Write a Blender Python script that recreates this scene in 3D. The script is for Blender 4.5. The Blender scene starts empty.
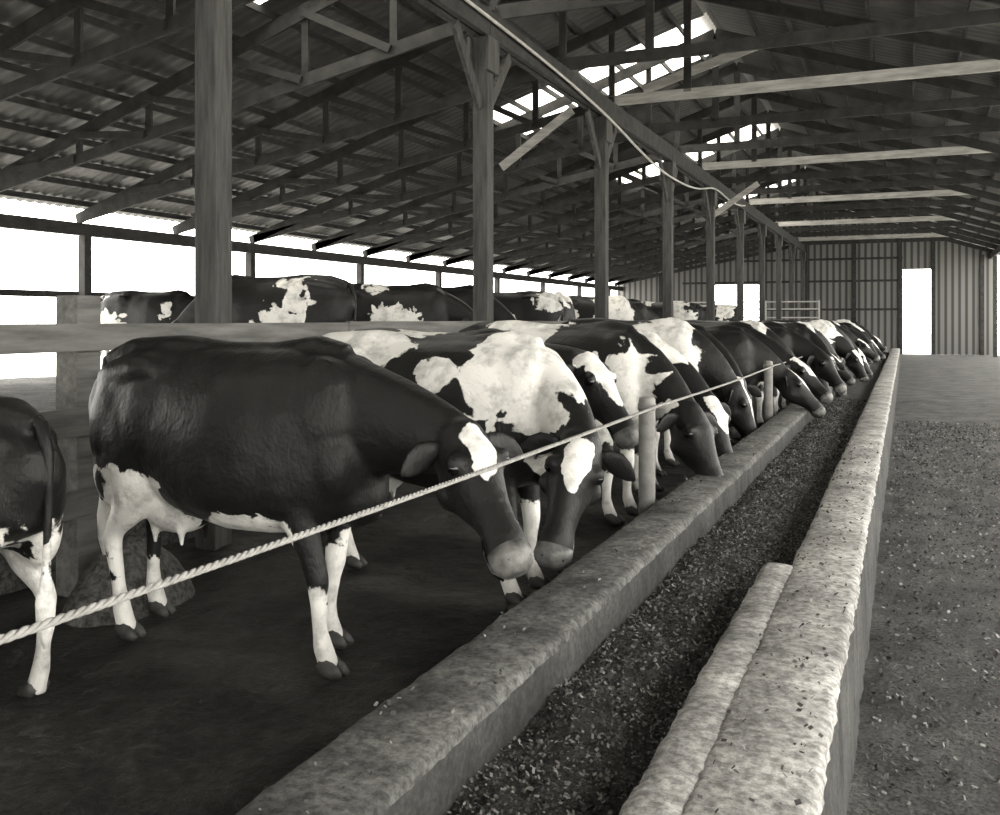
import bpy, bmesh, math, random
import numpy as np
from mathutils import Vector, Matrix, noise
random.seed(7); rng=np.random.default_rng(7)
S=bpy.context.scene
COL=S.collection
try:
    S.view_settings.view_transform='Standard'
    S.view_settings.look='None'
    S.view_settings.exposure=0.0
except Exception as e: print(e)

# ------------------------------------------------------------------ materials
def base_mat(name):
    m=bpy.data.materials.new(name); m.use_nodes=True
    nt=m.node_tree; b=nt.nodes['Principled BSDF']
    return m,nt,b
def g(v,t=1.0): return (v,v*0.98,v*0.925,1)
def nmat(name,a,b_,scale=4,rough=.8,bump=.3,stretch=(1,1,1),detail=6,fine=0,spec=.3,bd=.02,fc=(.35,1.4)):
    m,nt,b=base_mat(name); N=nt.nodes; L=nt.links
    tc=N.new('ShaderNodeTexCoord'); mp=N.new('ShaderNodeMapping'); mp.inputs['Scale'].default_value=stretch
    L.new(tc.outputs['Object'],mp.inputs[0])
    n=N.new('ShaderNodeTexNoise'); n.inputs['Scale'].default_value=scale; n.inputs['Detail'].default_value=detail
    n.inputs['Roughness'].default_value=.65
    L.new(mp.outputs[0],n.inputs['Vector'])
    r=N.new('ShaderNodeValToRGB'); r.color_ramp.elements[0].position=.33; r.color_ramp.elements[1].position=.68
    r.color_ramp.elements[0].color=g(a); r.color_ramp.elements[1].color=g(b_)
    L.new(n.outputs['Fac'],r.inputs[0])
    out=r.outputs[0]
    if fine:
        n2=N.new('ShaderNodeTexNoise'); n2.inputs['Scale'].default_value=fine; n2.inputs['Detail'].default_value=5; n2.inputs['Roughness'].default_value=.7
        L.new(mp.outputs[0],n2.inputs['Vector'])
        r2=N.new('ShaderNodeValToRGB'); r2.color_ramp.elements[0].position=.38; r2.color_ramp.elements[1].position=.64
        r2.color_ramp.elements[0].color=(fc[0],)*3+(1,); r2.color_ramp.elements[1].color=(fc[1],)*3+(1,)
        L.new(n2.outputs['Fac'],r2.inputs[0])
        mx=N.new('ShaderNodeMixRGB'); mx.blend_type='MULTIPLY'; mx.inputs[0].default_value=1
        L.new(out,mx.inputs[1]); L.new(r2.outputs[0],mx.inputs[2]); out=mx.outputs[0]
    L.new(out,b.inputs['Base Color'])
    b.inputs['Roughness'].default_value=rough
    b.inputs['Specular IOR Level'].default_value=spec
    bp=N.new('ShaderNodeBump'); bp.inputs['Strength'].default_value=bump; bp.inputs['Distance'].default_value=bd
    L.new((n2 if fine else n).outputs['Fac'],bp.inputs['Height']); L.new(bp.outputs[0],b.inputs['Normal'])
    return m
M_post=nmat('weathered_post_wood',.025,.075,6,.85,.4,(3,3,.3))
M_wood=nmat('roof_timber',.015,.038,5,.85,.3,(1,1,1))
M_skylit=nmat('skylit_pale_timber',.24,.45,5,.8,.3,(.4,3,3))  # pale boards, with light from the skylights put into the base colour
M_fence=nmat('fence_plank_wood',.07,.17,5,.85,.4,(3,.3,3))
M_roof=nmat('galvanised_roof_sheet',.045,.12,.9,.5,.1,(1,1,1))
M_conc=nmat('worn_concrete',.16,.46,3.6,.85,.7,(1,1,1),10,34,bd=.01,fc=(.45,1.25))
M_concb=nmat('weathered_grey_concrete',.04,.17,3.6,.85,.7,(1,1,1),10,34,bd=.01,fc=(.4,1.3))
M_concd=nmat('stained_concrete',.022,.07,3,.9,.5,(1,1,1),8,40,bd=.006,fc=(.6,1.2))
M_floor=nmat('wet_manure_floor',.008,.045,3,.5,.9,(1,1,1),8,22,bd=.03)
M_alley=nmat('alley_floor',.03,.10,2,.9,.8,(1,1,1),8,60,bd=.02)
M_pack=nmat('straw_bedding',.05,.13,3,.95,.9,(1,1,1),8,30,bd=.03)
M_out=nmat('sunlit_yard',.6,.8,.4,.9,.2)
M_feed=nmat('silage',.04,.13,7,.9,1.0,(1,1,1),8,90,bd=.03)
M_fl1=nmat('silage_flake_light',.11,.26,9,.8,.1)
M_fl2=nmat('silage_flake_dark',.02,.08,9,.8,.1)
M_rope=nmat('rope_fibre',.2,.34,30,.9,.3)
M_pipe=nmat('steel_pipe',.12,.24,8,.6,.2)
M_white=nmat('white_painted_pipe',.3,.45,8,.5,.1)
M_hoof=nmat('hoof_horn',.03,.08,12,.5,.2)
M_skin=nmat('muzzle_skin',.04,.18,14,.5,.3)
M_eye,_,_b=base_mat('cow_eye'); _b.inputs['Base Color'].default_value=(.005,.005,.005,1); _b.inputs['Roughness'].default_value=.08
def siding():
    m,nt,b=base_mat('vertical_siding'); N=nt.nodes;L=nt.links
    tc=N.new('ShaderNodeTexCoord'); w=N.new('ShaderNodeTexWave'); w.bands_direction='X'; w.inputs['Scale'].default_value=1.1
    L.new(tc.outputs['Object'],w.inputs[0])
    r=N.new('ShaderNodeValToRGB'); r.color_ramp.elements[0].position=.1; r.color_ramp.elements[1].position=.6
    r.color_ramp.elements[0].color=g(.02); r.color_ramp.elements[1].color=g(.13)
    L.new(w.outputs[0],r.inputs[0]); L.new(r.outputs[0],b.inputs['Base Color']); b.inputs['Roughness'].default_value=.6
    return m
M_side=siding()
def skyl():
    m=bpy.data.materials.new('fibreglass_skylight'); m.use_nodes=True; nt=m.node_tree
    for n in list(nt.nodes): nt.nodes.remove(n)
    o=nt.nodes.new('ShaderNodeOutputMaterial'); t=nt.nodes.new('ShaderNodeBsdfTranslucent'); t.inputs[0].default_value=(.95,.93,.88,1)
    nt.links.new(t.outputs[0],o.inputs[0]); return m
M_sky=skyl()
def coat():
    m,nt,b=base_mat('holstein_coat'); N=nt.nodes;L=nt.links
    at=N.new('ShaderNodeAttribute'); at.attribute_name='coat'
    tc=N.new('ShaderNodeTexCoord')
    n=N.new('ShaderNodeTexNoise'); n.inputs['Scale'].default_value=5.0; n.inputs['Detail'].default_value=2.6; n.inputs['Distortion'].default_value=.8
    L.new(tc.outputs['Object'],n.inputs['Vector'])
    ma=N.new('ShaderNodeMath'); ma.operation='MULTIPLY_ADD'; ma.inputs[1].default_value=1.6; ma.inputs[2].default_value=-.82
    L.new(n.outputs['Fac'],ma.inputs[0])
    ad=N.new('ShaderNodeMath'); ad.operation='ADD'; L.new(at.outputs['Fac'],ad.inputs[0]); L.new(ma.outputs[0],ad.inputs[1])
    nh=N.new('ShaderNodeTexNoise'); nh.inputs['Scale'].default_value=70; nh.inputs['Detail'].default_value=1
    L.new(tc.outputs['Object'],nh.inputs['Vector'])
    mh=N.new('ShaderNodeMath'); mh.operation='MULTIPLY_ADD'; mh.inputs[1].default_value=.12; mh.inputs[2].default_value=-.06
    L.new(nh.outputs['Fac'],mh.inputs[0]); ad2=N.new('ShaderNodeMath'); ad2.operation='ADD'; L.new(ad.outputs[0],ad2.inputs[0]); L.new(mh.outputs[0],ad2.inputs[1])
    r=N.new('ShaderNodeValToRGB'); r.color_ramp.elements[0].position=.0; r.color_ramp.elements[1].position=.05
    r.color_ramp.elements[0].color=(0,0,0,1); r.color_ramp.elements[1].color=(1,1,1,1)
    L.new(ad2.outputs[0],r.inputs[0])
    n2=N.new('ShaderNodeTexNoise'); n2.inputs['Scale'].default_value=7; n2.inputs['Detail'].default_value=9; n2.inputs['Roughness'].default_value=.65
    L.new(tc.outputs['Object'],n2.inputs['Vector'])
    r2=N.new('ShaderNodeValToRGB'); r2.color_ramp.elements[0].position=.3; r2.color_ramp.elements[1].position=.54
    r2.color_ramp.elements[0].color=g(.28); r2.color_ramp.elements[1].color=g(.72)
    L.new(n2.outputs['Fac'],r2.inputs[0])
    r3=N.new('ShaderNodeValToRGB'); r3.color_ramp.elements[0].color=g(.003); r3.color_ramp.elements[1].color=g(.012)
    L.new(n2.outputs['Fac'],r3.inputs[0])
    mx=N.new('ShaderNodeMixRGB'); L.new(r.outputs[0],mx.inputs[0]); L.new(r3.outputs[0],mx.inputs[1]); L.new(r2.outputs[0],mx.inputs[2])
    L.new(mx.outputs[0],b.inputs['Base Color'])
    b.inputs['Roughness'].default_value=.5; b.inputs['Specular IOR Level'].default_value=.26
    n3=N.new('ShaderNodeTexNoise'); n3.inputs['Scale'].default_value=150; n3.inputs['Detail'].default_value=3
    mp=N.new('ShaderNodeMapping'); mp.inputs['Scale'].default_value=(.3,1,.3)
    L.new(tc.outputs['Object'],mp.inputs[0]); L.new(mp.outputs[0],n3.inputs['Vector'])
    bp=N.new('ShaderNodeBump'); bp.inputs['Strength'].default_value=.45; bp.inputs['Distance'].default_value=.007
    L.new(n3.outputs['Fac'],bp.inputs['Height'])
    n4=N.new('ShaderNodeTexNoise'); n4.inputs['Scale'].default_value=4; n4.inputs['Detail'].default_value=4
    L.new(tc.outputs['Object'],n4.inputs['Vector'])
    b2=N.new('ShaderNodeBump'); b2.inputs['Strength'].default_value=.4; b2.inputs['Distance'].default_value=.07
    L.new(n4.outputs['Fac'],b2.inputs['Height']); L.new(bp.outputs[0],b2.inputs['Normal']); L.new(b2.outputs[0],b.inputs['Normal'])
    return m
M_coat=coat()

# ------------------------------------------------------------------ helpers
def add_obj(name,me,mats,loc=(0,0,0),rz=0,scale=1):
    o=bpy.data.objects.new(name,me); COL.objects.link(o); o.location=loc; o.rotation_euler=(0,0,rz)
    o.scale=scale if isinstance(scale,tuple) else (scale,)*3
    if mats:
        for m in mats: me.materials.append(m)
    return o
def bm_obj(name,bm,mats,smooth=False,**k):
    me=bpy.data.meshes.new(name); bmesh.ops.recalc_face_normals(bm,faces=bm.faces[:]); bm.to_mesh(me); bm.free()
    if smooth:
        for p in me.polygons: p.use_smooth=True
    return add_obj(name,me,mats,**k)
def box(bm,x0,x1,y0,y1,z0,z1,mi=0):
    vs=[bm.verts.new((x,y,z)) for x in(x0,x1) for y in(y0,y1) for z in(z0,z1)]
    for f in [(0,1,3,2),(4,6,7,5),(0,4,5,1),(2,3,7,6),(0,2,6,4),(1,5,7,3)]:
        fc=bm.faces.new([vs[i] for i in f]); fc.material_index=mi
def beam(bm,p,q,w,h,mi=0,up=(0,0,1)):
    p=Vector(p);q=Vector(q);t=(q-p).normalized();u=Vector(up)
    s=t.cross(u)
    if s.length<1e-4: s=t.cross(Vector((1,0,0)))
    s.normalize(); u=s.cross(t)
    vs=[]
    for c in(p,q):
        for a,b in((-1,-1),(1,-1),(1,1),(-1,1)):
            vs.append(bm.verts.new(c+s*a*w/2+u*b*h/2))
    for f in[(0,1,2,3),(7,6,5,4),(0,4,5,1),(1,5,6,2),(2,6,7,3),(3,7,4,0)]:
        fc=bm.faces.new([vs[i] for i in f]); fc.material_index=mi
def tube(bm,secs,n=18,hint=(0,1,0),mi=0,topk=0.0,sq=1.0):
    P=[Vector(s[0]) for s in secs]; h0=Vector(hint); rings=[]
    for i,s in enumerate(secs):
        a=P[max(i-1,0)]; c=P[min(i+1,len(P)-1)]; T=(c-a).normalized()
        L=(h0-T*h0.dot(T)).normalized()
        Nn=T.cross(L)
        r=[]
        for k in range(n):
            f=2*math.pi*k/n; cs,sn=math.cos(f),math.sin(f)
            cx=math.copysign(abs(cs)**sq,cs); sx=math.copysign(abs(sn)**sq,sn)
            r.append(bm.verts.new(P[i]+L*s[1]*cx*(1-topk*sn)+Nn*s[2]*sx))
        rings.append(r)
    for i in range(len(rings)-1):
        for k in range(n):
            fc=bm.faces.new((rings[i][k],rings[i][(k+1)%n],rings[i+1][(k+1)%n],rings[i+1][k])); fc.material_index=mi; fc.smooth=True
    for r,s in((rings[0],-1),(rings[-1],1)):
        fc=bm.faces.new(r if s==1 else r[::-1]); fc.material_index=mi; fc.smooth=True
def ell(bm,c,r,mi=0,n=14,rot=None):
    M=Matrix.Translation(Vector(c))
    if rot is not None: M=M@rot
    M=M@Matrix.Diagonal((r[0],r[1],r[2],1))
    before=set(bm.faces)
    bmesh.ops.create_uvsphere(bm,u_segments=n,v_segments=max(6,n*2//3),radius=1,matrix=M)
    for f in bm.faces:
        if f not in before: f.material_index=mi; f.smooth=True

# ------------------------------------------------------------------ cow
def make_cow(name,poll,muz,yaw=0,blobs=(),vox=.018,step=(.0,.0,.0,.0),udder=True,fat=1.0,tail=0.0):
    """local: +X forward, +Y left, origin on ground under the barrel"""
    bm=bmesh.new()
    F=fat
    tr=[(-.93,1.26,.08,.07),(-.885,1.20,.13,.17),(-.80,1.12,.20,.30),(-.65,1.09,.25,.345),(-.50,1.08,.285,.36),
        (-.35,1.04,.285,.385),(-.15,1.0,.325,.41),(.05,.985,.355,.425),(.25,.985,.345,.425),(.42,1.0,.31,.415),
        (.56,1.02,.26,.39),(.68,1.04,.20,.33),(.78,1.05,.14,.24)]
    tube(bm,[((x,0,z),w*F,h) for x,z,w,h in tr],n=26,topk=.10,sq=.82)
    tube(bm,[((-.92,0,1.33),.05,.05),((-.7,0,1.40),.12,.05),((-.4,0,1.415),.12,.05),((-.1,0,1.395),.08,.04),((.2,0,1.395),.06,.04),((.45,0,1.42),.07,.05),((.62,0,1.38),.06,.05)],n=10)
    for s in(-1,1):
        tube(bm,[((-.30,s*.17,1.27),.03,.03),((-.40,s*.185,1.30),.08,.07),((-.48,s*.19,1.305),.09,.08),((-.58,s*.165,1.28),.09,.09),((-.72,s*.13,1.25),.09,.10),((-.84,s*.09,1.24),.07,.07),((-.88,s*.08,1.24),.03,.03)],n=12)
        ell(bm,(-.66,s*.14,1.0),(.23,.125,.32))           # thigh
        ell(bm,(-.70,s*.16,.82),(.15,.09,.2))
        ell(bm,(.52,s*.12,1.05),(.24,.145,.34),rot=Matrix.Rotation(.25,4,'Y'))           # shoulder
        ell(bm,(.62,s*.14,.92),(.15,.11,.19))             # point of shoulder
        ell(bm,(.42,s*.165,.84),(.18,.09,.16))              # triceps
    ell(bm,(.66,0,.78),(.17,.15,.17))                     # brisket
    P=Vector(poll); Mz=Vector(muz); a=(Mz-P).normalized()
    hint=Vector((-math.sin(yaw),math.cos(yaw),0)); l=(hint-a*hint.dot(a)).normalized(); f=a.cross(l)
    A=Vector((.62,0,1.10)); Bk=P-f*.05+a*.02
    C=A.lerp(Bk,.5)+Vector((.04,0,.03)); 
    sec=[((.40,0,1.08),.20,.34),((.58,0,1.10),.19,.31)]
    for t in(.25,.5,.72,.9,1.0):
        p=A*(1-t)**2+C*2*t*(1-t)+Bk*t*t
        sec.append((p,.17*(1-t)+.09*t,.28*(1-t)**1.0+.135*t))
    hn=Vector((-math.sin(yaw*.6),math.cos(yaw*.6),0))
    tube(bm,sec,n=20,hint=hn)
    H=1.13
    hd=[(-.05,-.03,.06,.06),(.0,-.015,.092,.10),(.08,-.03,.112,.13),(.17,-.04,.116,.145),(.25,-.035,.098,.13),(.33,-.02,.074,.10),
        (.41,-.012,.066,.08),(.48,-.012,.078,.08),(.53,-.018,.080,.074),(.57,-.025,.058,.052)]
    tube(bm,[(P+(a*t+f*o)*H,w*H,d*H) for t,o,w,d in hd],n=18,hint=l)
    for s in(-1,1):
        ell(bm,P+(a*.16+l*s*.098+f*.045)*H,(.045,.045,.045))
        ell(bm,P+(a*.20+l*s*.075-f*.09)*H,(.085,.05,.07))
    for i,s in enumerate((-1,1)):
        d=step[i]
        tube(bm,[((.50,s*.16,.98),.10,.15),((.47,s*.175,.80),.085,.12),((.46+d*.2,s*.18,.66),.074,.09),((.49+d*.5,s*.175,.52),.055,.062),
                 ((.505+d*.7,s*.17,.40),.053,.056),((.50+d*.8,s*.17,.33),.045,.045),((.495+d*.9,s*.17,.20),.034,.036),((.50+d,s*.17,.13),.046,.047),((.525+d,s*.17,.075),.045,.048),((.54+d,s*.17,.03),.05,.055)],n=12)
        d=step[2+i]
        tube(bm,[((-.60,s*.15,1.08),.12,.22),((-.55,s*.18,.90),.12,.20),((-.52+d*.1,s*.195,.76),.098,.15),((-.60+d*.3,s*.19,.63),.068,.095),((-.71+d*.5,s*.18,.54),.048,.062),
                 ((-.755+d*.6,s*.175,.48),.045,.058),((-.745+d*.7,s*.175,.40),.040,.046),((-.73+d*.9,s*.17,.24),.035,.038),((-.715+d,s*.17,.14),.047,.048),((-.69+d,s*.17,.075),.046,.05),((-.675+d,s*.17,.03),.052,.06)],n=12)
    if udder:
        ell(bm,(-.43,0,.68),(.24,.18,.19))
        for sx in(-.52,-.34):
            for s in(-1,1):
                tube(bm,[((sx,s*.08,.62),.035,.035),((sx,s*.085,.53),.024,.024),((sx,s*.085,.45),.017,.017)],n=8)
    me=bpy.data.meshes.new('tmp'); bmesh.ops.recalc_face_normals(bm,faces=bm.faces[:]); bm.to_mesh(me); bm.free()
    o=bpy.data.objects.new('tmp',me); COL.objects.link(o)
    r=o.modifiers.new('r','REMESH'); r.mode='VOXEL'; r.voxel_size=vox
    s_=o.modifiers.new('s','SMOOTH'); s_.factor=.5; s_.iterations=int(8*.018/vox)+2
    dg=bpy.context.evaluated_depsgraph_get(); dg.update()
    me2=bpy.data.meshes.new_from_object(o.evaluated_get(dg)); bpy.data.objects.remove(o)
    bm=bmesh.new(); bm.from_mesh(me2)
    for fc in bm.faces: fc.smooth=True; fc.material_index=0
    for s in(-1,1):
        e0=P+(a*.04+l*s*.08-f*.01)*H; out=(l*s-f*.22+a*.10).normalized()
        hh=(a*.75-f*.6).normalized()
        tube(bm,[(e0,.022,.022),(e0+out*.05,.042,.017),(e0+out*.10+a*.01,.060,.011),(e0+out*.15+a*.028,.052,.008),(e0+out*.19+a*.045,.030,.006),(e0+out*.215+a*.055,.006,.004)],n=12,hint=hh)
        ell(bm,P+(a*.175+l*s*.105+f*.042)*H,(.029,.029,.029),mi=1,n=12)
        ell(bm,P+(a*.545+l*s*.038+f*.026)*H,(.018,.018,.018),mi=1,n=8)
        tube(bm,[(P+(a*.42+l*s*.064-f*.045)*H,.004,.004),(P+(a*.48+l*s*.076-f*.048)*H,.006,.006),(P+(a*.54+l*s*.074-f*.052)*H,.006,.006),(P+(a*.578+l*s*.04-f*.055)*H,.005,.005)],n=6,hint=f,mi=1)
    tube(bm,[(P+(a*.49-f*.014)*H,.0775*H,.0805*H),(P+(a*.532-f*.018)*H,.083*H,.0765*H),(P+(a*.562-f*.022)*H,.070*H,.064*H),(P+(a*.582-f*.026)*H,.045*H,.04*H)],n=16,hint=l,mi=3)
    for i,s in enumerate((-1,1)):
        for bx in(.535+step[i],-.68+step[2+i]):
            for c in(-1,1):
                y=s*.17+c*.028
                tube(bm,[((bx-.03,y,.062),.026,.02),((bx,y,.045),.029,.042),((bx+.05,y,.03),.028,.03),((bx+.085,y,.014),.016,.013)],n=10,mi=2)
    tx=-.93
    tube(bm,[((tx+.07,0,1.36),.03,.03),((tx-.015,0,1.33),.032,.032),((tx-.055,tail*.2,1.2),.024,.024),((tx-.06,tail*.5,1.0),.019,.019),((tx-.05,tail*.8,.8),.017,.017),((tx-.045,tail,.66),.022,.022),((tx-.04,tail,.54),.045,.04),((tx-.04,tail,.42),.04,.035),((tx-.045,tail,.33),.012,.012)],n=10)
    bm.to_mesh(me2); bm.free(); me2.name=name
    for m in(M_coat,M_eye,M_hoof,M_skin): me2.materials.append(m)
    n=len(me2.vertices); co=np.empty(n*3,dtype=np.float32); me2.vertices.foreach_get('co',co); co=co.reshape(-1,3)
    fld=np.full(n,-1.0,dtype=np.float32)
    an,ln,fn,Pn=np.array(a),np.array(l),np.array(f),np.array(P)
    rel=co-Pn; ta=rel@an; tl=rel@ln; tf=rel@fn
    onhead=(np.abs(ta-.27)<.42)&(np.abs(tl)<.3)&(np.abs(tf)<.26)&(ta>-.02)
    for b in blobs:
        if b[0]=='blaze': continue
        c=np.array(b[0]); rr=np.array(b[1])
        d=np.sqrt((((co-c)/rr)**2).sum(1)); fld=np.maximum(fld,(1-d)*1.0)
    fld[onhead]=-1
    for b in blobs:
        if b[0]=='blaze':
            w=b[1]; ln_=b[2] if len(b)>2 else .24; ww=w*(1.15-np.clip(ta-.05,0,1)*2.0)
            d=np.sqrt(((ta-.16)/ln_)**2+(tl/np.maximum(ww,.018))**2+((tf-.16)/.2)**2); v=(1-d)*1.1
            fld[onhead]=np.maximum(fld,v)[onhead]
    at=me2.attributes.new('coat','FLOAT','POINT'); at.data.foreach_set('value',np.clip(fld,-1,1).astype(np.float32))
    return me2
LEG=[((.5,.17,.0),(.25,.2,.52)),((.5,-.17,.0),(.25,.2,.52)),((-.7,.17,.05),(.28,.2,.55)),((-.7,-.17,.05),(.28,.2,.55))]
TAIL=[((-.97,0,.4),(.14,.14,.34))]
UD=[((-.45,0,.58),(.32,.34,.25))]
def rb(seed,n=6,big=.35):
    r=random.Random(seed); out=[]
    for i in range(n):
        x=r.uniform(-.9,.75); s=r.choice((-1,-1,1)); z=r.uniform(.8,1.45)
        out.append(((x,s*r.uniform(.05,.3),z),(r.uniform(.2,big+.1),r.uniform(.25,.45),r.uniform(.2,big+.1))))
    return out+LEG+TAIL+UD
def place(me,x,y,rz=0,s=1,z=0):
    return add_obj('dairy_cow',me,None,loc=(x,y,z),rz=rz,scale=s)
R=math.radians
c1=make_cow('cow_a',(1.27,-.10,1.07),(1.62,-.30,.66),yaw=-.62,vox=.015,step=(.10,-.12,.06,-.08),
    blobs=LEG[:1]+[LEG[1]]+TAIL+[((-.7,.17,.0),(.25,.2,.4)),((-.7,-.17,.0),(.25,.2,.4)),((-.56,-.1,.62),(.28,.34,.30)),((.2,-.14,.56),(.28,.27,.17)),('blaze',.085,.17)])
place(c1,-2.90,3.70,R(-2),(.945,1.0,1.01))
c2=make_cow('cow_b',(.98,-.36,.93),(.94,-.66,.44),yaw=-1.15,vox=.016,
    blobs=LEG+TAIL+UD+[((-.50,-.1,1.42),(.40,.5,.28)),((.62,-.22,1.26),(.34,.42,.38)),((.12,-.32,1.25),(.13,.15,.12)),((.78,-.1,.85),(.2,.16,.2)),('blaze',.08,.16)])
place(c2,-2.50,4.95,R(0),1.02)
c3=make_cow('cow_c',(1.14,-.05,1.25),(1.44,-.14,.86),yaw=-.3,vox=.018,
    blobs=LEG+TAIL+UD+[((1.0,-.2,1.05),(.2,.25,.2)),((-.1,.1,1.4),(.25,.3,.2)),((-.7,-.2,1.2),(.2,.2,.3)),('blaze',.16,.3)])
place(c3,-3.16,6.22,R(-3),1.02)
c4=make_cow('cow_d',(1.08,-.10,.84),(1.30,-.20,.42),yaw=-.35,vox=.018,
    blobs=LEG+TAIL+UD+[((.66,-.26,.86),(.28,.28,.44)),((.3,-.3,.72),(.2,.24,.22)),((-.2,-.1,1.42),(.34,.3,.22)),((.95,-.2,.8),(.12,.1,.14))])
place(c4,-2.58,7.25,R(-10),1.06)
POS=[((1.12,.03,.86),(1.46,.05,.50),.05),((1.10,-.10,.86),(1.30,-.22,.40),-.45),((1.16,.0,1.22),(1.50,.0,.86),0),((1.12,.08,.84),(1.34,.18,.42),.4),
     ((1.10,-.14,1.0),(1.36,-.30,.62),-.6),((1.05,.12,.8),(1.2,.2,.34),.3),((1.14,.05,.95),(1.5,.08,.62),.1),((1.06,-.2,.84),(1.12,-.42,.38),-.9)]
var=[]
BN=[2,5,4,4,3,6,2,4]; BB=[.3,.38,.35,.38,.32,.36,.38,.36]; BZ=[.07,.1,.08,.13,.0,0.06,.11,.05]
for i in range(8):
    p,m,yw=POS[i]
    var.append(make_cow('cow_v%d'%i,p,m,yaw=yw,vox=.024,blobs=rb(40+i,BN[i],BB[i])+([('blaze',BZ[i])] if BZ[i] else []),fat=[1,1.05,.97,1.03,1,1,.98,1.04][i]))
rr=random.Random(3); y=8.35; i=0
while y<39:
    v=[1,5,3,7,0,6,5,4,1,3,7,0,5][i%13]
    x=-2.52+rr.uniform(-.2,.12)+(.0 if y<14 else .14 if y<20 else .3)
    if 8.9<y<11.5: x=-2.80; v=[7,1,5][i%3]
    place(var[v],x,y,R(rr.uniform(-20,6)),rr.uniform(.96,1.08)); y+=rr.uniform(.84,1.02); i+=1
hf=make_cow('cow_h',(1.18,.0,1.3),(1.55,.0,.95),vox=.02,udder=False,blobs=[((-.75,0,.25),(.5,.4,.64)),((.5,0,.3),(.3,.4,.5)),((-.2,.1,.6),(.5,.5,.16)),('blaze',.1)])
place(hf,-3.88,2.74,R(176),.86)
PZ=.6
for (v,Y,X,rot,s) in[(0,9.3,-6.9,195,1.02),(4,11.5,-6.5,20,1.0),(0,13.2,-6.6,5,1.02),(3,15.3,-6.4,-170,1.0),(1,17.2,-6.2,-60,1.02),(5,18.8,-5.9,15,1.0),
    (0,22,-6.4,30,1),(1,25,-6,190,1),(3,28,-6.2,5,1),(2,31,-5.8,170,1),(3,12.6,-11.8,15,1),(5,24,-9,0,1),(6,20.5,-9.6,180,1),(1,35,-6.5,20,1),(2,16.5,-10.5,185,1)]:
    place(var[v],X,Y,R(rot),s,PZ)

# ------------------------------------------------------------------ ground
def grid(bm,x0,x1,y0,y1,nx,ny,zf,mi=0):
    V=[[bm.verts.new((x0+(x1-x0)*i/nx,y0+(y1-y0)*j/ny,zf(x0+(x1-x0)*i/nx,y0+(y1-y0)*j/ny))) for j in range(ny+1)] for i in range(nx+1)]
    for i in range(nx):
        for j in range(ny):
            f=bm.faces.new((V[i][j],V[i+1][j],V[i+1][j+1],V[i][j+1])); f.material_index=mi; f.smooth=True
YE=48; Y0=-18
def pf(x,y): return .016*noise.noise(Vector((x*2.5,y*2.5,0)))+.014*noise.noise(Vector((x*8,y*8,3)))-.016
bm=bmesh.new(); 
grid(bm,-4.74,-1.38,-1,22,80,460,pf)
grid(bm,-.20,2.6,-1,20,60,420,lambda x,y:pf(x,y)+.0,1)
grid(bm,-4.9,-1.0,Y0,YE+.1,6,20,lambda x,y:-.035,0); grid(bm,-1.0,4.2,Y0,YE+.1,6,20,lambda x,y:-.035,1)
bm_obj('floor',bm,[M_floor,M_alley])
bm=bmesh.new()
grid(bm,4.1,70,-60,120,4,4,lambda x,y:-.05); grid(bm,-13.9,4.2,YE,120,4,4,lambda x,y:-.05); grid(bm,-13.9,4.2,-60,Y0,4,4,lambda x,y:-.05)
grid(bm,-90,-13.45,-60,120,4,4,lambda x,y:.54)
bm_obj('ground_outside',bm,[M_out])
bm=bmesh.new(); grid(bm,-13.45,-4.78,Y0,YE-.2,60,260,lambda x,y:.59+.04*noise.noise(Vector((x*1.2,y*1.2,5))))
box(bm,-4.82,-4.72,Y0,YE-.2,-.034,.6)
bm_obj('bedding_pack',bm,[M_pack])
bm=bmesh.new()
def hp(x,y):
    d=math.sqrt(((x+3.94)/.27)**2+((y-4.03)/.42)**2); return .33*max(0,1-d*d)**.7+.08*noise.noise(Vector((x*6,y*6,1)))*max(0,1-d)+.025*noise.noise(Vector((x*20,y*20,1)))*max(0,1-d)-.04*min(1,d)
grid(bm,-4.215,-3.6,3.55,4.5,44,60,hp)
bm_obj('straw_heap',bm,[M_pack])

def curb(bm,x0,x1,z0,z1,y0,y1,ny,mi=0,seed=0,side=2):
    prof=[(x0-.015,z0),(x0,z1-.035),(x0+.008,z1-.012),(x0+.03,z1),((x0+x1)/2,z1+.004),(x1-.03,z1),(x1-.008,z1-.012),(x1,z1-.035),(x1+.015,z0)]
    rings=[]
    for j in range(ny+1):
        yy=y0+(y1-y0)*j/ny
        rings.append([bm.verts.new((px+.008*noise.noise(Vector((px*3,yy*4,seed+pz*5)))+.008*noise.noise(Vector((px*9,yy*21,seed+pz*9))),yy,pz+((.006*noise.noise(Vector((px*6,yy*5,seed+9)))+.006*noise.noise(Vector((px*15,yy*23,seed+2)))) if pz>z0 else 0))) for px,pz in prof])
    for j in range(ny):
        for k in range(len(prof)-1):
            f=bm.faces.new((rings[j][k],rings[j][k+1],rings[j+1][k+1],rings[j+1][k])); f.smooth=True
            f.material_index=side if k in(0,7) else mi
    bm.faces.new(rings[0]); bm.faces.new(rings[-1][::-1])
bm=bmesh.new()
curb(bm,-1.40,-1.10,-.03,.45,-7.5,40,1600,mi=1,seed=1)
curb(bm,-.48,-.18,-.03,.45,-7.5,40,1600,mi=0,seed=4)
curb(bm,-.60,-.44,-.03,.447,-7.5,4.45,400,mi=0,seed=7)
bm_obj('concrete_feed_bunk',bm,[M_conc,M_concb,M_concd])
def fz(x,y):
    t=(x+.79)/.31
    return .27+.035*(1-t*t)+.03*noise.noise(Vector((x*5,y*2.5,1)))+.018*noise.noise(Vector((x*18,y*18,2)))
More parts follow.
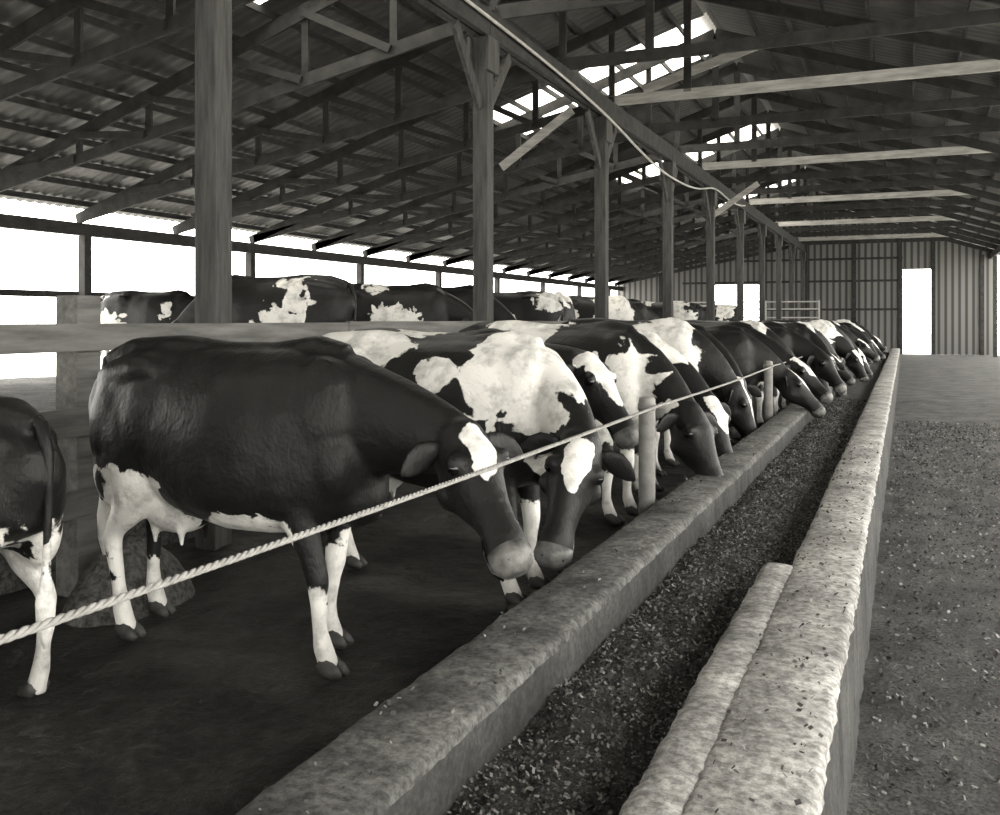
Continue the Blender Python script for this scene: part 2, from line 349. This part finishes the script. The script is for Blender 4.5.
bm=bmesh.new(); grid(bm,-1.10,-.48,-1,16,24,700,fz); grid(bm,-1.10,-.48,16,39.9,6,60,fz)
def flakes(bm,n,x0,x1,y0,y1,zf,smin,smax,pw=1.6,pl=.4):
    for i in range(n):
        u=random.random()**pw; yy=y0+(y1-y0)*u; xx=random.uniform(x0,x1); z=zf(xx,yy)+random.uniform(.0,.012)
        L=random.uniform(smin,smax)*(1+.8*u); W=L*random.uniform(.35,.9)
        R3=Matrix.Rotation(random.uniform(0,6.28),3,'Z')@Matrix.Rotation(random.uniform(-.9,.9),3,'X')@Matrix.Rotation(random.uniform(-.9,.9),3,'Y')
        c=Vector((xx,yy,z+.003))
        vs=[bm.verts.new(c+R3@Vector(p)) for p in((-L/2,-W/2,0),(L/2,-W/3,0),(L/2,W/2,.002),(-L/2,W/3,.002))]
        f=bm.faces.new(vs); f.material_index=1 if random.random()<pl else 2
flakes(bm,40000,-1.09,-.6,.2,16,fz,.006,.014)
flakes(bm,9000,-.6,-.49,4.5,16,fz,.006,.014)
bm_obj('silage_feed',bm,[M_feed,M_fl1,M_fl2])
bm=bmesh.new(); flakes(bm,16000,-.13,1.4,1.0,16,lambda x,y:pf(x,y),.006,.018,pl=.3)
flakes(bm,500,-.46,-.2,1.0,9,lambda x,y:.454,.006,.014,pl=.1); flakes(bm,300,-1.38,-1.12,1.0,9,lambda x,y:.454,.006,.014)
bm_obj('scattered_feed_litter',bm,[M_feed,M_fl1,M_fl2])

for k in range(-1,6):
    yy=5.8+5.7*k
    bm=bmesh.new(); tube(bm,[((0,0,-.03),.052,.052),((0,0,1.055),.052,.052),((0,0,1.072),.046,.046),((0,0,1.077),.02,.02)],n=20,hint=(0,1,0))
    tube(bm,[((0,0,-.0),.06,.06),((0,0,.02),.06,.06)],n=16)
    tube(bm,[((.0,0,.995),.058,.058),((.0,0,1.035),.058,.058)],n=16)
    bm_obj('bunk_post',bm,[M_pipe],loc=(-1.478,yy,-.005))
cu=bpy.data.curves.new('neck_rope','CURVE'); cu.dimensions='3D'; cu.bevel_depth=.0048; cu.bevel_resolution=1
def rp(yy):
    t=((yy-5.8)%5.7)/5.7
    return Vector((-1.408,yy,1.018-.015*4*t*(1-t)))
for s in range(3):
    sp=cu.splines.new('POLY'); n=5600; sp.points.add(n-1)
    for i in range(n):
        yy=.1+34.0*i/(n-1); ph=yy/.075*2*math.pi+s*2.094; p=rp(yy)
        sp.points[i].co=(p.x+.0046*math.cos(ph),p.y,p.z+.0046*math.sin(ph),1)
cu.materials.append(M_rope); o=bpy.data.objects.new('neck_rope',cu); COL.objects.link(o)

# ------------------------------------------------------------------ plank fence behind cows
bm=bmesh.new()
YK=[5.28+4.58*k for k in range(-5,10)]
for (z0,z1) in((1.375,1.53),(.90,1.06),(.45,.6)):
    yy=-7
    while yy<40:
        y1=min(yy+4.58,40); j=random.uniform(-.01,.01)
        box(bm,-4.27,-4.225,yy,y1-.01,z0+j,z1+j); yy=y1
for yy in[4.06-4.58,4.06]+[4.06+2.29*k+1.0 for k in range(1,15)]:
    w=.085 if abs(yy-4.06)<.01 else .055
    box(bm,-4.271-2*w,-4.271,yy-w,yy+w,-.03,1.69 if w>.07 else 1.45)
bmesh.ops.bevel(bm,geom=bm.edges[:],offset=.005,segments=1,affect='EDGES')
bm_obj('plank_fence',bm,[M_fence])

# ------------------------------------------------------------------ posts, girder
for k,yy in enumerate(YK):
    if yy>YE: continue
    bm=bmesh.new(); box(bm,-.09,.09,-.09,.09,-.03,4.75)
    beam(bm,(0,.09,3.95),(0,.75,4.72),.05,.14); beam(bm,(0,-.09,3.95),(0,-.75,4.72),.05,.14)
    box(bm,-.135,-.09,-.16,.16,4.35,4.74); box(bm,.09,.135,-.16,.16,4.35,4.74)
    bmesh.ops.bevel(bm,geom=bm.edges[:],offset=.006,segments=1,affect='EDGES')
    bm_obj('support_post',bm,[M_post],loc=(-4.41,yy,0))
bm=bmesh.new()
for yy in YK[:-1]:
    box(bm,-4.50,-4.43,yy+.005,yy+4.575,4.765,5.06); box(bm,-4.39,-4.32,yy+.005,yy+4.575,4.765,5.06)
bm_obj('girder_beam',bm,[M_wood])
bm=bmesh.new()
box(bm,-13.62,-13.5,Y0,YE,3.06,3.28)
ye=12.8-4.7*6
while ye<YE:
    box(bm,-13.66,-13.5,ye-.08,ye+.08,.4,3.06)
    ye+=4.7
for z in(1.0,1.95): box(bm,-13.72,-13.665,Y0,YE,z,z+.11)
bm_obj('wall_left',bm,[M_wood])
bm=bmesh.new()
box(bm,3.5,3.62,Y0,YE,4.3,4.55)
ye=-6-4.7*2
while ye<YE: box(bm,3.47,3.63,ye-.08,ye+.08,-.03,4.3); ye+=4.7
bm_obj('wall_right',bm,[M_wood])
def zr(x): return 7.0-.33*abs(x+3.2)
bm=bmesh.new()
def wpan(x0,x1,z0,z1=None):
    n=max(1,int((x1-x0)/1.0))
    for i in range(n):
        a_=x0+(x1-x0)*i/n; b_=x0+(x1-x0)*(i+1)/n
        ta=z1 if z1 else zr(a_)-.12; tb=z1 if z1 else zr(b_)-.12
        vs=[bm.verts.new(p) for p in((a_,YE,z0),(b_,YE,z0),(b_,YE,tb),(a_,YE,ta),(a_,YE+.06,z0),(b_,YE+.06,z0),(b_,YE+.06,tb),(a_,YE+.06,ta))]
        for f in((0,1,2,3),(7,6,5,4),(0,4,5,1),(3,2,6,7),(0,3,7,4),(1,5,6,2)): bm.faces.new([vs[q] for q in f])
wpan(-13.8,-9.0,-.03); wpan(-9.0,-6.5,-.03,1.5); wpan(-9.0,-6.5,3.3); wpan(-6.5,-.1,-.03); wpan(-.1,1.1,3.9); wpan(1.1,3.8,-.03)
for z in(2.0,3.35,4.4,5.3):
    for (xa,xb) in((-13.5,-9.0),(-6.5,-.1)) if z<3.3 else((-10.5+(z-3.3)*2.5,-.1),):
        box(bm,xa,xb,YE-.08,YE-.005,z,z+.1,1)
for x in(-11.5,-9.05,-6.45,-4.4,-2.2,-.2,1.2,3.2): box(bm,x-.08,x+.08,YE-.16,YE-.085,-.03,zr(x)-.4,1)
bm_obj('wall_end',bm,[M_side,M_wood])

# ------------------------------------------------------------------ roof
SK=[(-10,-8.4),(-.8,.8),(8.3,9.9),(17.0,19.2),(26.2,28.4),(35.4,37.4)]
bm=bmesh.new()
def corr(bm,x0,x1,y0,y1,skip=()):
    ny=int((y1-y0)/.05); pr=None
    for j in range(ny+1):
        yy=y0+(y1-y0)*j/ny; dz=.012*math.cos(yy*2*math.pi/.2)
        cur=[bm.verts.new((x0,yy,zr(x0)+dz)),bm.verts.new((x1,yy,zr(x1)+dz))]
        if pr and not any(a<yy-.02<b for a,b in skip):
            f=bm.faces.new((pr[0],pr[1],cur[1],cur[0])); f.smooth=True
        pr=cur
corr(bm,-13.66,-7.6,Y0-.5,YE+.5); corr(bm,-7.6,-3.28,Y0-.5,YE+.5,SK); corr(bm,-3.12,4.1,Y0-.5,YE+.5)
box(bm,-3.5,-2.9,Y0-.5,YE+.5,7.03,7.05)
bmesh.ops.delete(bm,geom=[v for v in bm.verts if not v.link_faces],context='VERTS')
bm_obj('roof',bm,[M_roof])
for a_,b_ in SK:
    bm=bmesh.new(); corr(bm,-7.65,-3.25,a_-.05,b_+.05); 
    for v in bm.verts: v.co.z+=.03
    bm_obj('skylight_panel',bm,[M_sky])
bm=bmesh.new()
x=-13.3
while x<4.0:
    if abs(x+3.2)>.15:
        box(bm,x-.02,x+.02,Y0-.4,YE+.3,zr(x)-.115,zr(x)-.022)
    x+=.64
bm_obj('roof_purlins',bm,[M_wood])
bm=bmesh.new()
def tc(x): return zr(x)-.215
beam(bm,(-13.62,0,tc(-13.62)),(-3.2,0,tc(-3.2)),.045,.19); beam(bm,(-3.2,0,tc(-3.2)),(3.95,0,tc(3.95)),.045,.19)
def lc(x): return 3.38+(5.14-3.38)*(x+13.5)/(13.5-4.4)
beam(bm,(-13.5,0.0,lc(-13.5)),(-4.4,0.0,lc(-4.4)),.045,.16)
xs=[-12.3,-11.0,-9.7,-8.4,-7.1,-5.8,-4.45]
for i,xx in enumerate(xs):
    beam(bm,(xx,.05,lc(xx)),(xx,.05,tc(xx)),.04,.1,up=(1,0,0))
    if i<len(xs)-1:
        beam(bm,(xx,-.05,tc(xx)),(xs[i+1],-.05,lc(xs[i+1])),.04,.1)
beam(bm,(-3.2,.05,5.2),(-3.2,.05,tc(-3.2)),.04,.12,up=(1,0,0))
me_t=bpy.data.meshes.new('roof_truss'); bmesh.ops.recalc_face_normals(bm,faces=bm.faces[:]); bm.to_mesh(me_t); bm.free(); me_t.materials.append(M_wood)
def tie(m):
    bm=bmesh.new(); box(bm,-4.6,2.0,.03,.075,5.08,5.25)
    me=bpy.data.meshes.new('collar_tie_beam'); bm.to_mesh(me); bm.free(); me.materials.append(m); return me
t_p,t_d=tie(M_skylit),tie(M_wood)  # same tie twice: one coloured as lit, one left in dark timber
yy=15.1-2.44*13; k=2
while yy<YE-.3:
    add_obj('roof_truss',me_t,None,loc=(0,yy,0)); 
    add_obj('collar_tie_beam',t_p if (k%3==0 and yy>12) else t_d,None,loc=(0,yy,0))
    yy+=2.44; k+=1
bm=bmesh.new()
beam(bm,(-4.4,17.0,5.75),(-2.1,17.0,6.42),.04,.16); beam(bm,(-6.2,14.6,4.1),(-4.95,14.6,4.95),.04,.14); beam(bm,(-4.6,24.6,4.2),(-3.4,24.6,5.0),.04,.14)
bm_obj('diagonal_brace',bm,[M_skylit])  # braces coloured pale to stand in for skylight falling on them
cu=bpy.data.curves.new('hanging_hose','CURVE'); cu.dimensions='3D'; cu.bevel_depth=.02; cu.bevel_resolution=3
pts=[(-4.25,3,5.0),(-4.25,6.5,4.95),(-4.25,9.85,4.92),(-4.25,12,4.85),(-4.25,14.4,4.72),(-4.22,16.2,4.45),(-4.2,17.9,4.32),(-4.2,20.0,4.35),(-4.2,21.6,4.5),(-4.22,23.5,4.85),(-4.25,26,4.6),(-4.25,28,4.85)]
sp=cu.splines.new('NURBS'); sp.points.add(len(pts)-1); sp.order_u=4; sp.use_endpoint_u=True
for i,p in enumerate(pts): sp.points[i].co=(*p,1)
cu.materials.append(M_white); o=bpy.data.objects.new('hanging_hose',cu); COL.objects.link(o)
bm=bmesh.new()
for z in(1.3,1.65,2.0,2.3): beam(bm,(-9.5,40.5,z),(-3.2,40.5,z),.05,.05)
for x in(-9.5,-7.4,-5.3,-3.2): beam(bm,(x,40.5,-.03 if x>-4.7 else .6),(x,40.5,2.35),.06,.06)
bm_obj('pipe_gate',bm,[M_white])

# ------------------------------------------------------------------ light, world, camera
w=bpy.data.worlds.new('World'); S.world=w; w.use_nodes=True; nt=w.node_tree; bg=nt.nodes['Background']
bg.inputs[0].default_value=(1,.972,.91,1); bg.inputs[1].default_value=8.0
sl=bpy.data.lights.new('sun','SUN'); sl.energy=7; sl.angle=R(3); sl.color=(1,.97,.91)
so=bpy.data.objects.new('sun',sl); COL.objects.link(so); so.rotation_euler=(R(12),R(-32),0)
cam=bpy.data.cameras.new('camera'); co=bpy.data.objects.new('camera',cam); COL.objects.link(co)
co.location=(0,0,1.55); th=math.atan(405/950)
co.rotation_euler=(R(90),0,th); cam.sensor_width=36; cam.lens=34.2; cam.shift_y=-(407.5-320)/1000; cam.clip_end=300; cam.clip_start=.05
S.camera=co
